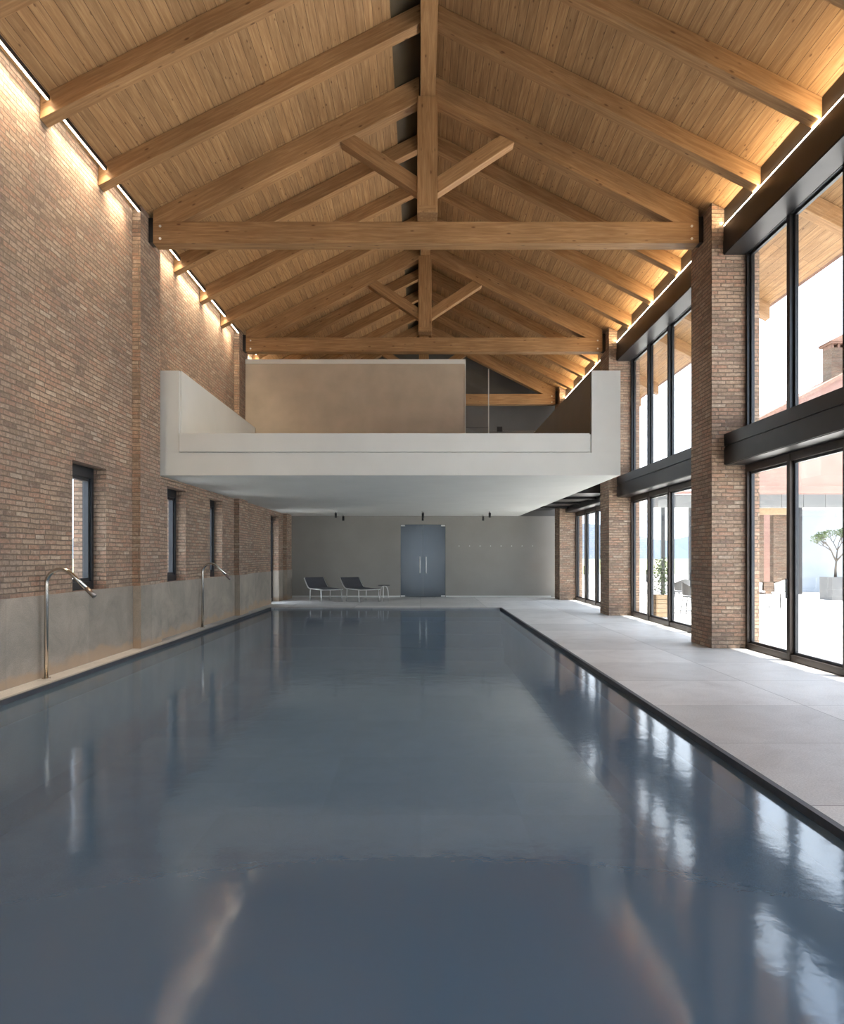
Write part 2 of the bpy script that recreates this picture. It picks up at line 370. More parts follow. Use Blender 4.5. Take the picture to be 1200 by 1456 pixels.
tag(w.build('pool_water', M['water']), 'still dark blue water filling the long indoor pool', 'water', kind='stuff')
# dark gutter lining and coping lips
for i, (nm, bx) in enumerate((('r', (PX1 - .012, PX1 + .035, PY0, PY1)), ('l', (PX0 - .012, PX0 + .012, PY0, PY1)), ('f', (PX0, PX1, PY1 - .012, PY1 + .0)))):
    t = MB().box(bx[0], bx[1], bx[2], bx[3], -.29, 0.003 if i < 2 else -.012)
    tag(t.build('trim_%d' % (i + 1), M['slot'] if i != 2 else M['coping']), kind='structure')
t = MB().box(PX0 - .06, PX0 - .013, PY0, PY1, -.01, 0.006); tag(t.build('trim_4', M['coping']), kind='structure')

# ------------------------------------------------------------------ left wall
WINS = [(7.2, 8.25), (10.04, 11.12), (13.8, 14.88), (16.6, 17.62)]
DOORL = (23.3, 24.6)
def hole(y, z):
    for a, c in WINS:
        if a < y < c and DADO < z < 2.97: return True
    return DOORL[0] < y < DOORL[1] and z < 2.97
us = sorted([Y0 - .3, Y1 + .3] + [q for a in WINS for q in a] + list(DOORL))
lw = grid_solid(us, [0.0, DADO, 2.97, 7.6], hole, XL, XL - .52, lambda u, v, w: (w, u, v))
lw.prism_y([(XL, 7.6), (XL - .52, 7.6), (XL - .52, zc(XL - .52) - .01), (XL, zc(XL) - .01)], Y0 - .3, Y1 + .3)
tag(lw.build('wall_left', M['brick']), kind='structure')
# dado: stone facing in runs between openings and pilasters
def dado(n, y0, y1, x=XL, dx=.02): return MB().box(x - .004, x + dx, y0, y1, 0, DADO)
pl = [(c - PH, c + PH) for c in PIERS]
d = MB(); cuts = [Y0] + [q for p in pl for q in p if Y0 < q < Y1] + [Y1]
runs = []; cur = Y0
for a, c in pl:
    if a > cur: runs.append((cur, a))
    cur = max(cur, c)
runs.append((cur, Y1))
for a, c in runs:
    if a < DOORL[0] < c: d.box(XL, XL + .02, a, DOORL[0], 0, DADO); d.box(XL, XL + .02, DOORL[1], c, 0, DADO)
    else: d.box(XL, XL + .02, a, c, 0, DADO)
d.box(XL - .5, XL, DOORL[0], DOORL[0] + .015, 0, DADO); d.box(XL - .5, XL, DOORL[1] - .015, DOORL[1], 0, DADO)
tag(d.build('trim_5', M['dado']), kind='structure')
pn = ['behind the camera end', 'nearest the camera end', 'carrying the first tie beam, by the balcony', 'beside the beige room on the balcony', 'in the far left corner by the doorway']
for i, c in enumerate(PIERS):
    o = empty('brick_pilaster', (XPL, c, 0), 'shallow brick pilaster on the left wall ' + pn[i], 'pilaster', 'brick pilasters along the left wall')
    MB().prism_y([(XL + .001, DADO), (XPL, DADO), (XPL, zc(XPL) - .012), (XL + .001, zc(XL) - .012)], c - PH, c + PH).build('shaft', M['brick'], o)
    MB().box(XL + .001, XPL + .02, c - PH - .02, c + PH + .02, 0, DADO).build('stone_base', M['dado'], o)
# left windows
n = 0
def window_left(n, y0, y1, z0, z1, door=False):
    o = bpy.data.objects.new('window_%d' % n, None); C.objects.link(o); o.matrix_world = Matrix.Translation((XL - .22, (y0 + y1) / 2, z0)); tag(o, kind='structure')
    xa, xb = XL - .29, XL - .20
    f = MB(); t = .10
    f.box(xa, xb, y0 + .002, y0 + .07, z0, z1); f.box(xa, xb, y1 - .07, y1 - .002, z0, z1)
    f.box(xa, xb, y0 + .07, y1 - .07, z0 + .001, z0 + .12); f.box(xa, xb, y0 + .07, y1 - .07, z1 - .16, z1 - .001)
    f.build('window_frame', M['frame'], o)
    s = MB(); q = .05
    s.box(xa - .03, xb - .03, y0 + .07, y0 + .12, z0 + .12, z1 - .16); s.box(xa - .03, xb - .03, y1 - .12, y1 - .07, z0 + .12, z1 - .16)
    s.box(xa - .03, xb - .03, y0 + .12, y1 - .12, z0 + .12, z0 + .17); s.box(xa - .03, xb - .03, y0 + .12, y1 - .12, z1 - .21, z1 - .16)
    s.build('sash', M['frame'], o)
    MB().box(XL - .275, XL - .26, y0 + .12, y1 - .12, z0 + .17, z1 - .21).build('pane', M['glass'], o)
for a, c in WINS: n += 1; window_left(n, a, c, DADO, 2.97)
n += 1; window_left(n, DOORL[0], DOORL[1], 0, 2.97)

# ------------------------------------------------------------------ right wall: piers, beams, glazing
pn = ['behind the camera end', 'nearest the camera end', 'in the foreground carrying the first tie beam', 'second along the glazing, right of the white balcony', 'farthest along the glazing by the rear wall']
for i, c in enumerate(PIERS):
    p = MB().prism_y([(XR, 0), (5.84, 0), (5.84, zc(5.84) - .012), (XR, zc(XR) - .012)], c - PH, c + PH)
    tag(at(p, 'brick_pier', M['brick'], (5.57, c, 0)), 'thick square brick pier ' + pn[i], 'pier', 'brick piers along the glazed right wall')
bays = [(PIERS[i] + PH, PIERS[i+1] - PH) for i in range(4)] 
bn = ['in the bay behind the camera', 'in the bay nearest the camera', 'in the bay beside the white balcony', 'in the farthest bay']
raft_ys = [PIERS[2] + RAFT * k for k in (-3, -2, -1, 1, 2, 3, 5, 6, 7)]
for i, (a, c) in enumerate(bays):
    ga, gc = a + .003, c - .003
    u = empty('steel_beam', (XB, (a + c) / 2, 6.78), 'upper dark steel fascia beam over the high windows ' + bn[i], 'steel beam', 'upper steel beams between the piers')
    MB().box(XB, XG - .06, ga, gc, 6.78, 7.27).build('beam_body', M['steel'], u, bevel=.004)
    MB().box(XB - .006, XB + .0, ga, gc, 6.80, 7.02).build('lower_plate', M['steel'], u)
    cp = MB(); cuts = [ga] + sorted([q for y in raft_ys if a < y < c for q in (y - .105, y + .105)]) + [gc]
    for k in range(0, len(cuts), 2): cp.prism_y([(XB + .014, 7.271), (XB + .05, 7.271), (XB + .05, zc(XB + .05) - .012), (XB + .014, zc(XB + .014) - .012)], cuts[k], cuts[k+1])
    cp.build('closing_panel', M['steel'], u)
    l = empty('steel_beam', (XB + .03, (a + c) / 2, 3.15), 'lower dark steel beam between high and low windows ' + bn[i], 'steel beam', 'lower steel beams between the piers')
    MB().box(XB + .03, XG + .12, ga, gc, 3.16, 3.70).build('beam_body', M['steel'], l, bevel=.004)
    MB().box(XB + .012, XB + .03, ga, gc, 3.17, 3.45).build('lower_plate', M['steel'], l)
    MB().box(XB + .012, XB + .03, ga, gc, 3.485, 3.69).build('upper_plate', M['steel'], l)
    s = MB().box(XB - .004, XB + .012, ga + .01, gc - .01, 7.272, 7.284)
    tag(at(s, 'led_strip', M['led_r'], (XB, (a + c) / 2, 7.272)), 'thin warm light strip on the upper steel beam ' + bn[i], 'light strip', 'light strips on the steel beams')
    # glazing
    for lvl, (z0, z1) in enumerate(((0.0, 3.158), (3.702, 6.90))):
        n += 1
        o = bpy.data.objects.new('window_%d' % n, None); C.objects.link(o); o.matrix_world = Matrix.Translation((XG, (a + c) / 2, z0)); tag(o, kind='structure')
        fm = M['frame_brown'] if lvl == 0 else M['frame']
        f = MB(); x0, x1 = XG - .05, XG + .06
        bt = .10
        f.box(x0, x1, ga, ga + .07, z0 + .002, z1); f.box(x0, x1, gc - .07, gc, z0 + .002, z1)
        f.box(x0, x1, ga + .07, gc - .07, z0 + .002, z0 + bt); f.box(x0, x1, ga + .07, gc - .07, z1 - .12, z1)
        f.build('window_frame', fm, o)
        W = (gc - ga) / 4
        for k in (1, 2, 3):
            y = ga + W * k
            MB().box(x0 - .012, x1 + .01, y - .045, y + .045, z0 + .01, z1 - .01).build('mullion', fm, o, bevel=.004)
        for k in range(4):
            ya, yb = ga + W * k + (.07 if k == 0 else .045), ga + W * (k + 1) - (.07 if k == 3 else .045)
            s = MB(); q = .05
            s.box(XG, XG + .05, ya, ya + q, z0 + bt, z1 - .12); s.box(XG, XG + .05, yb - q, yb, z0 + bt, z1 - .12)
            s.box(XG, XG + .05, ya + q, yb - q, z0 + bt, z0 + bt + .04); s.box(XG, XG + .05, ya + q, yb - q, z1 - .16, z1 - .12)
            sh = s.build('sash', M['frame'], o)
            MB().box(XG + .02, XG + .03, ya + q, yb - q, z0 + bt + .04, z1 - .16).build('pane', M['glass'], sh)
        if lvl == 0:
            for k in (1, 3):
                y = ga + W * k
                h = MB().box(x0 - .05, x0 - .03, y - .012, y + .012, .95, 1.25); h.box(x0 - .03, x0 - .008, y - .01, y + .01, .97, .99); h.box(x0 - .03, x0 - .008, y - .01, y + .01, 1.21, 1.23)
                h.build('handle', M['black'], o)

# ------------------------------------------------------------------ end walls
def gable_poly(z0, x0=XL - .52, x1=6.12): return [(x0, z0), (x1, z0), (x1, zc(x1) - .01), (XC, ZR - .01), (x0, zc(x0) - .01)]
DX0, DX1, DZ = -.77, .96, 2.80
rw = grid_solid([XL - .52, DX0, DX1, 6.12], [0.0, DZ, 3.12], lambda x, z: DX0 < x < DX1 and z < DZ, Y1, Y1 + .3, lambda u, v, w: (u, w, v))
tag(rw.build('wall_rear', M['taupe']), kind='structure')
g = MB().prism_y(gable_poly(3.121), Y1, Y1 + .3); tag(g.build('wall_gable', M['taupe_unlit']), kind='structure')
# wall behind the camera, with unseen glazing added to light balcony and door
NW = [(-1.3, 1.5, .0, 3.9)]
nw = grid_solid([XL - .52, NW[0][0], NW[0][1], 6.12], [0, NW[0][3], 7.1], lambda x, z: NW[0][0] < x < NW[0][1] and z < NW[0][3], Y0, Y0 - .3, lambda u, v, w: (u, w, v))
nw.prism_y(gable_poly(7.1), Y0 - .3, Y0)
tag(nw.build('wall_near', M['plaster']), kind='structure')
n += 1
o = bpy.data.objects.new('window_%d' % n, None); C.objects.link(o); o.matrix_world = Matrix.Translation((0, Y0 - .15, 0)); tag(o, kind='structure')
f = MB()
for x in (-1.25, 0.1, 1.45): f.box(x - .045, x + .045, Y0 - .2, Y0 - .1, .01, 3.89)
for z in (.05, 3.84): f.box(-1.2, 1.4, Y0 - .19, Y0 - .11, z - .045, z + .045)
f.build('window_frame', M['frame'], o); MB().box(-1.2, 1.4, Y0 - .155, Y0 - .145, .1, 3.8).build('pane', M['glass'], o)

# door in rear wall
o = bpy.data.objects.new('door_1', None); C.objects.link(o); o.matrix_world = Matrix.Translation(((DX0 + DX1) / 2, Y1 + .1, 0)); tag(o, kind='structure')
xm = (DX0 + DX1) / 2
for s_, (xa, xb) in enumerate(((DX0 + .01, xm - .004), (xm + .004, DX1 - .01))):
    lf = MB().box(xa, xb, Y1 + .04, Y1 + .055, .012, DZ - .01).build('door_leaf', M['door'], o)
    hx = xm - .12 if s_ == 0 else xm + .12
    h = MB().tube([(hx, Y1 - .03, .92), (hx, Y1 - .03, 1.56)], .021); h.tube([(hx, Y1 - .03, .95), (hx, Y1 + .04, .95)], .008); h.tube([(hx, Y1 - .03, 1.51), (hx, Y1 + .04, 1.51)], .008)
    h.build('handle', M['white'], lf)
    ex = xa if s_ == 0 else xb - .16
    for z in (.012, DZ - .07): MB().box(ex, ex + .16, Y1 + .028, Y1 + .04, z, z + .055).build('hinge_patch', M['steel_pale'], lf)
fr = MB().box(DX0, DX0 + .009, Y1, Y1 + .29, 0, DZ); fr.box(DX1 - .009, DX1, Y1, Y1 + .29, 0, DZ); fr.box(DX0, DX1, Y1, Y1 + .29, DZ - .009, DZ); fr.build('door_frame', M['frame'], o)
MB().box(DX0, DX1, Y1 + .25, Y1 + .29, 0, DZ - .01).build('backing', M['taupe_unlit'], o)
for xa, xb, nm in ((XL + .01, DX0 - .01, 'baseboard_rear'), (DX1 + .01, XR - .0, 'baseboard_rear_right')):
    tag(MB().box(xa, xb, Y1 - .012, Y1 - .001, .002, .06).build(nm, M['plaster']), kind='structure')
# robe hooks
hk = None
for k in range(8):
    x = 1.48 + k * .405
    if hk is None:
        hk = empty('wall_hook', (x, Y1, 1.97), 'small metal robe hook on the rear wall right of the door', 'hook', 'robe hooks on the rear wall')
        MB().tube([(x, Y1, 1.97), (x, Y1 - .012, 1.97)], .022).build('plate', M['steel_pale'], hk)
        MB().tube([(x, Y1 - .012, 1.97), (x, Y1 - .06, 1.965), (x, Y1 - .07, 1.99)], .008).build('peg', M['steel_pale'], hk)
        h0 = hk
        hk['label'] = 'small metal robe hook on the rear wall, the one nearest the door'
    else:
        q = copy_tree(h0, (x, Y1, 1.97)); q['label'] = 'small metal robe hook on the rear wall, %s from the door' % ['', 'second', 'third', 'fourth', 'fifth', 'sixth', 'seventh', 'eighth and farthest'][k]

# ------------------------------------------------------------------ mezzanine
MY = 13.3; MX0, MX1 = XL + .004, 3.78
o = empty('mezzanine_balcony', (-.6, MY, 3.12), 'white plastered mezzanine balcony slab spanning above the pool with solid side parapets', 'balcony')
slab = MB().box(XPL + .022, MX1, MY + .03, Y1 - .003, 3.12, 3.90); slab.box(MX0, MX1, MY, MY + .03, 3.12, 3.545)
for ya, yb in ((MY + .03, PIERS[3] - PH - .004), (PIERS[3] + PH + .004, PIERS[4] - PH - .004), (PIERS[4] + PH + .004, Y1 - .003)): slab.box(MX0, XPL + .022, ya, yb, 3.12, 3.90)
slab.build('slab', M['plaster'], o)
MB().box(-4.56, 3.19, MY - .022, MY + .03, 3.56, 3.91).build('fascia_panel', M['plaster'], o, bevel=.003)
# left parapet is cut around the pilasters
lp = MB(); lp.box(MX0, -4.57, MY, MY + .04, 3.546, 5.10); lp.box(XPL + .002, -4.53, MY + .04, 19.27, 3.90, 5.10); lp.box(MX0, XPL + .002, MY + .04, PIERS[3] - PH - .03, 3.90, 5.10)
lp.build('left_parapet', M['plaster'], o)
MB().box(3.235, MX1, MY, Y1 - .01, 3.546, 5.10).build('right_parapet', M['plaster'], o)
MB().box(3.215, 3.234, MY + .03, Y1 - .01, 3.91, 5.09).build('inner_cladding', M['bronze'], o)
# dark landing between the balcony and lower beam, far bay
ld = empty('steel_landing', (4.5, 19.3, 3.35), 'dark steel landing between the balcony edge and the windows at the far end', 'landing')
lm = MB().box(MX1 + .004, XR - .006, 19.68, Y1 - .005, 3.35, 3.70); lm.box(XR - .006, XB + .008, 19.68, PIERS[4] - PH - .006, 3.35, 3.70); lm.build('deck_plate', M['steel'], ld)
for y in (21.0, 23.0, 25.0): MB().box(MX1 + .004, XB, y - .05, y + .05, 3.28, 3.35).build('cross_beam', M['steel'], ld)
# beige room on the mezzanine
bx = empty('mezzanine_room', (-1.8, 19.3, 3.9), 'beige panelled box room standing on the balcony under the second tie beam', 'room enclosure')
MB().box(-4.81, 1.215, 19.30, 24.9, 3.902, 6.86).build('body', M['ply'], bx)
MB().box(-4.81, 1.235, 19.275, 24.9, 6.861, 6.98).build('top_rail', M['plaster'], bx)
MB().box(1.215, 1.235, 19.28, 19.34, 3.9, 6.86).build('corner_trim', M['plaster'], bx)
gp = empty('glass_partition', (2.2, 19.35, 3.9), 'clear glass screen right of the beige box room with a thin post', 'glass screen')
MB().box(1.24, 1.86, 19.36, 19.372, 3.91, 6.72).build('pane', M['glass'], gp)
MB().box(1.86, 1.885, 19.34, 19.39, 3.90, 6.74).build('post', M['steel_pale'], gp)
MB().box(1.24, 1.86, 19.35, 19.38, 5.115, 5.13).build('rail', M['steel'], gp)
MB().box(1.89, 3.21, 19.36, 19.372, 3.91, 5.04).build('pane', M['glass'], gp)
MB().box(2.1, 2.24, 19.30, 19.33, 5.0, 5.14).build('handle', M['black'], gp)

# ------------------------------------------------------------------ roof
YA, YB = Y0 - .3, Y1 + .5
def roof_side(name, x0, x1, mat, dz=0.0, th=.03):
    # x0 ridge side, x1 eave side
    pts = [(x0, zc(x0) + dz), (x1, zc(x1) + dz), (x1, zc(x1) + dz + th), (x0, zc(x0) + dz + th)]
    sgn = 1 if x1 > x0 else -1
    m = MB().prism_y(pts, YA, YB)
    # local X along world Y, local Y along slope
    sx = Vector((sgn * math.cos(SA), 0, -math.sin(SA))); ly = sx; lx = Vector((0, 1, 0)); lz = lx.cross(ly)
    fr = Matrix.Translation((x0, YA, zc(x0) + dz)) @ Matrix((lx, ly, lz)).transposed().to_4x4()
    return m.build(name, mat, frame=fr)
tag(roof_side('ceiling_right', XC + .001, EAVE, M['planks']), kind='structure')
tag(roof_side('ceiling_left', -.46, XL - 1.6, M['planks']), kind='structure')
tag(roof_side('trim_6', XC, -.46, M['ridge'], .03), kind='structure')
cov = MB().prism_y([(XC, ZR + .061), (EAVE + .1, zc(EAVE + .1) + .061), (EAVE + .1, zc(EAVE + .1) + .20), (XC, ZR + .20)], YA - .1, YB + .1)
cov.prism_y([(XC, ZR + .061), (XL - 1.7, zc(XL - 1.7) + .061), (XL - 1.7, zc(XL - 1.7) + .20), (XC, ZR + .20)], YA - .1, YB + .1)
tag(cov.build('roof', M['tile']), kind='structure')
# ridge beam runs in lengths between the trusses
rb = MB().box(XC - .12, XC + .14, Y0 + .01, Y1 - .01, 9.725, 10.09)
tag(rb.build('ridge_beam', M['beam'], frame=frame_y((XC, Y0, 9.725))), 'long timber ridge beam running down the peak of the roof', 'roof beam')
def raf_poly(side, xa, xb, th, inner=None):
    s = side
    X = lambda d: XC + s * d
    v = th / math.cos(SA)
    return [(X(xa), zc(X(xa)) - .003), (X(xb), zc(X(xb)) - .003), (X(xb), zc(X(xb)) - v), (X(xa), zc(X(xa)) - v)]
for k, y in enumerate(raft_ys):
    for s in (-1, 1):
        d1 = (EAVE - .02 - XC) if s > 0 else (XC - XL - .004)
        poly = raf_poly(s, .145 if s > 0 else .125, d1, .275)
        if s > 0:  # birdsmouth over the beam
            poly = poly
        wh = ['the one nearest the camera', 'second from the camera', 'just before the first truss', 'just beyond the first truss', 'midway between first and second trusses', 'just before the second truss', 'just beyond the second truss', 'midway between second and last trusses', 'just before the last truss'][k]
        ob = MB().prism_y(poly, y - .10, y + .10).build('roof_rafter', M['beam'], frame=frame_x((XC + s * .14, y, zc(XC + s * .14)), -SA * s), bevel=.006)
        tag(ob, 'sloping timber rafter on the %s roof slope, %s' % ('left' if s < 0 else 'right', wh), 'rafter', 'common rafters of the roof')
def truss(yc, label):
    t = empty('roof_truss', (XC, yc, 7.13), label, 'roof truss', 'timber roof trusses')
    a, c = yc - .135, yc + .135
    xa, xb = XPL + .09, XR - .09
    MB().box(xa, xb, a, c, 7.13, 7.515).build('tie_beam', M['beam'], t, frame=frame_x((xa, yc, 7.13)), bevel=.008)
    for s in (-1, 1):
        v = .40 / math.cos(SA); xe = (xb if s > 0 else xa); zi = 7.518
        xi = XC + s * ((ZR - .003 - v - zi) / SL)     # where the rafter underside meets the tie
        xs0 = XC + s * .145
        poly = [(xs0, zc(xs0) - .003), (xe, zc(xe) - .003), (xe, max(zi, zc(xe) - v)), (xi, zi), (xs0, zc(xs0) - v)]
        MB().prism_y(poly, a + .01, c - .01).build('principal_rafter', M['beam'], t, frame=frame_x((xs0, yc, zc(xs0)), -SA * s), bevel=.006)
        # strut
        th = math.radians(33.5); dv = Vector((math.cos(th), math.sin(th)))
        p0 = Vector((.182, 8.10)); hw = .125; nrm = Vector((-dv.y, dv.x))
        lo = p0 - nrm * 0; 
        def hit(p):  # intersect ray with rafter underside  z = ZR-v-.003 - SL*d
            tt = (ZR - .006 - v - SL * p.x - p.y) / (dv.y + SL * dv.x); return p + dv * tt
        b0 = Vector((.182, 8.03)); b1 = Vector((.182, 8.03 + .25 / math.cos(th)))
        e0 = hit(b0); e1 = hit(b1)
        pts = [(XC + s * p.x, p.y) for p in (b0, e0, e1, b1)]
        MB().prism_y(pts, yc - .11, yc + .11).build('strut', M['beam'], t, frame=frame_x((XC + s * .18, yc, 8.1), th * s), bevel=.006)
        sx = XPL if s < 0 else XR
        xo = (xa, sx + .002) if s < 0 else (xb, sx - .002)
        MB().box(min(xo), max(xo), a + .03, c - .03, 7.16, zc(sx) - .08).build('steel_shoe', M['steel'], t)
        for zz in (7.21, 7.43):
            bx_ = xe - s * .13
            MB().tube([(bx_, a - .012, zz), (bx_, a + .004, zz)], .022, 12).build('bolt', M['steel_pale'], t)
    MB().box(XC - .18, XC + .18, yc - .17, yc + .17, 7.66, 9.722).build('king_post', M['beam'], t, frame=frame_z((XC, yc, 7.66)), bevel=.008)
    MB().box(XC - .15, XC + .15, yc - .175, yc - .171, 7.70, 7.78).build('end_band', M['beam'], t)
    return t
truss(PIERS[2], 'nearest timber king post truss, spanning over the pool in front of the balcony')
truss(PIERS[3], 'second timber king post truss, above the beige room on the balcony')
truss(PIERS[4], 'farthest timber king post truss, seen right of the beige room')
# left light strips between rafters
ends = sorted([y for y in raft_ys] + PIERS[2:])
seg = [(PIERS[2] - 4 * RAFT + .5, raft_ys[0] - .12)]
for a, c in zip(ends, ends[1:]):
    ia = PH + .01 if a in PIERS else .13; ic = PH + .01 if c in PIERS else .13
    seg.append((a + ia, c - ic))
for k, (a, c) in enumerate(seg):
    zz = zc(XL + .06)
    o = empty('led_strip', (XL + .125, (a + c) / 2, zz - .10), 'glowing white light strip at the top of the left brick wall, %s from the camera' % ['first', 'second', 'third', 'fourth', 'fifth', 'sixth', 'seventh', 'eighth', 'ninth', 'tenth', 'eleventh', 'twelfth', 'thirteenth'][k], 'light strip', 'light strips along the left wall')
    cm = MB().box(XL + .095, XL + .155, a, c, zz - .085, zz - .055); cm.box(XL + .143, XL + .155, a, c, zz - .112, zz - .085)
    cm.build('channel', M['steel'], o)
    MB().box(XL + .108, XL + .143, a + .01, c - .01, zz - .109, zz - .085).build('diffuser', M['led'], o)

def strip_light(loc, aim, length, width, power, col, spread):
    d = bpy.data.lights.new('strip_light', 'AREA'); d.shape = 'RECTANGLE'; d.size = width; d.size_y = length; d.energy = power; d.color = col; d.spread = math.radians(spread)
    o = bpy.data.objects.new('strip_light', d); C.objects.link(o)
    z = -Vector(aim).normalized(); y = Vector((0, 1, 0)); x = y.cross(z).normalized()
    o.matrix_world = Matrix.Translation(loc) @ Matrix((x, y, z)).transposed().to_4x4()
for a0, c0 in seg:
    a = a0 + (.3 if any(abs(a0 - p - PH) < .1 for p in PIERS) else .02); c = c0 - (.35 if any(abs(c0 - p + PH) < .1 for p in PIERS) else .02)
    strip_light((XL + .125, (a + c) / 2, zc(XL + .06) - .113), (-.02, 0, -1), c - a, .03, LEFT_W * (c - a), (1, .80, .56), 105)
for a, c in bays: strip_light((XB - .012, (a + c) / 2, 7.294), (-.75, 0, .8), (c - a) - .04, .012, RIGHT_W * (c - a), (1, .76, .47), 170)

# ------------------------------------------------------------------ pool spouts
def spout(y, label):
    x = XL + .10
    o = empty('pool_spout', (x, y, 0), label, 'water spout', 'curved water spouts on the left pool edge')
    A = math.radians(134); r = .19
    pts = [(x, y, .006), (x, y, 1.23)]
    for k in range(1, 13):
        t = k / 12 * A
        pts.append((x + r - r * math.cos(t), y, 1.23 + r * math.sin(t)))
    px, pz = pts[-1][0], pts[-1][2]
    d = Vector((math.sin(A), math.cos(A)))
    pts.append((px + d.x * .28, y, pz + d.y * .28))
    MB().tube(pts, .027, 16).build('pipe', M['chrome'], o)
    q0 = pts[-1]; MB().tube([q0, (q0[0] + d.x * .15, y, q0[2] + d.y * .15)], .033, 16).build('nozzle', M['nozzle'], o)
    MB().tube([(x, y, .001), (x, y, .012)], .055, 20).build('base_flange', M['chrome'], o)
spout(9.15, 'tall curved steel water spout nearest the camera on the left ledge')
spout(15.7, 'farther curved steel water spout on the left ledge, under the balcony')

# ------------------------------------------------------------------ spotlights
sp = None; k = 0
for (x, y) in ((-2.92, 24.2), (-2.88, 26.2), (.08, 24.2), (.08, 26.2), (2.36, 24.0), (2.33, 26.2)):
    w_ = ['above the sun loungers', 'above the frosted door', 'on the right, above the robe hooks'][k // 2] + (', nearer of the two' if k % 2 == 0 else ', farther of the two')
    if sp is None:
        sp = empty('ceiling_spotlight', (x, y, 3.12), 'x', 'spotlight', 'black spotlights under the balcony')
        MB().tube([(x, y, 3.119), (x, y, 3.10)], .055, 16).build('ceiling_plate', M['steel_pale'], sp)
        MB().tube([(x, y, 3.10), (x, y, 3.06)], .012, 8).build('stem', M['black'], sp)
        MB().tube([(x, y, 3.06), (x, y, 2.90)], .04, 16).build('lamp_head', M['black'], sp); q = sp
    else: q = copy_tree(sp, (x, y, 3.12))
    q['label'] = 'small black cylinder spotlight ' + w_; k += 1

# ------------------------------------------------------------------ loungers
def lounger(org, ang, label):
    o = empty('sun_lounger', (0, 0, 0), label, 'sun lounger', 'sun loungers by the rear wall')
    # local: +x towards the feet, y across
    Wd = .38; H = .435
    prof = [(-.60, .79), (-.50, .69), (-.36, .56), (-.22, .46), (-.08, H), (1.0, H - .01)]
    for s in (-1, 1):
        MB().tube([(x, s * Wd, z) for x, z in prof], .018, 8).build('side_rail', M['steel_pale'], o)
    MB().tube([(-.60, -Wd, .79), (-.60, Wd, .79)], .016, 8).build('cross_bar', M['steel_pale'], o); MB().tube([(1.0, -Wd, H - .01), (1.0, Wd, H - .01)], .016, 8).build('cross_bar', M['steel_pale'], o)
    def sheet(pr, nm):
        m = MB(); th = .012
        for (xa, za), (xb, zb) in zip(pr, pr[1:]):
            m.hexa([(xa, -Wd + .02, za), (xb, -Wd + .02, zb), (xb, -Wd + .02, zb + th), (xa, -Wd + .02, za + th)], [(xa, Wd - .02, za), (xb, Wd - .02, zb), (xb, Wd - .02, zb + th), (xa, Wd - .02, za + th)])
        m.build(nm, M['sling'], o)
    sheet([(x, z + .016) for x, z in prof[:5]], 'backrest'); sheet([(x, z + .016) for x, z in prof[4:]], 'seat')
    for (x, s, dx) in ((-.02, -1, -.03), (.88, -1, .05), (-.02, 1, -.03), (.88, 1, .05)):
        MB().tube([(x, s * Wd, H), (x + dx, s * (Wd + .01), .002)], .02, 8).build('leg', M['steel_pale'], o)
    o.location = org; o.rotation_euler = (0, 0, ang)
    return o
lounger((-3.55, 25.0, 0), math.radians(-58), 'left sun lounger of the pair, charcoal sling on pale frame by the rear wall')
lounger((-2.26, 25.0, 0), math.radians(-58), 'right sun lounger of the pair, charcoal sling, beside the small side table')
st = empty('side_table', (-1.28, 24.6, 0), 'small side table with thin dark round top and pale curved legs right of the loungers', 'side table')
MB().tube([(-1.28, 24.6, .555), (-1.28, 24.6, .57)], .21, 28).build('tabletop', M['sling'], st)
for k in range(3):
    a = 2 * math.pi * k / 3 + .4; cx, cy = -1.28, 24.6
    MB().tube([(cx + math.cos(a) * r, cy + math.sin(a) * r, z) for r, z in ((.02, .55), (.10, .50), (.145, .38), (.16, .2), (.165, .003))], .016, 8).build('leg', M['steel_pale'], st)

# ------------------------------------------------------------------ outdoors
g = MB().box(5.77, 40, -15, 60, -.2, -.01); tag(g.build('terrace_paving', M['paving']), kind='structure')
g = MB().box(-40, XL - .62, -15, 60, -.2, -.01); tag(g.build('side_yard_paving', M['paving']), kind='structure')
g = MB().box(-40, 5.75, -30, Y0 - .32, -.2, -.01); tag(g.build('front_yard_paving', M['paving']), kind='structure')
g = MB().box(-600, 600, 60.5, 900, -1.5, -1.2); tag(g.build('meadow_ground', M['field']), kind='structure')
hm = MB(); prev = None; pts = []
for k in range(61):
    x = -300 + k * 15; pts.append((x, 26 + 7 * math.sin(k * .31) + 4 * math.sin(k * .83 + 1) + 2 * random.random()))
for (xa, za), (xb, zb) in zip(pts, pts[1:]):
    hm.quad([(xa, 560, -2), (xb, 560, -2), (xb, 640, zb), (xa, 640, za)]); hm.quad([(xa, 640, za), (xb, 640, zb), (xb, 760, -2), (xa, 760, -2)])
tag(hm.build('hill_range', M['hill']), 'hazy blue hills on the horizon seen through the far glazing', 'hills')
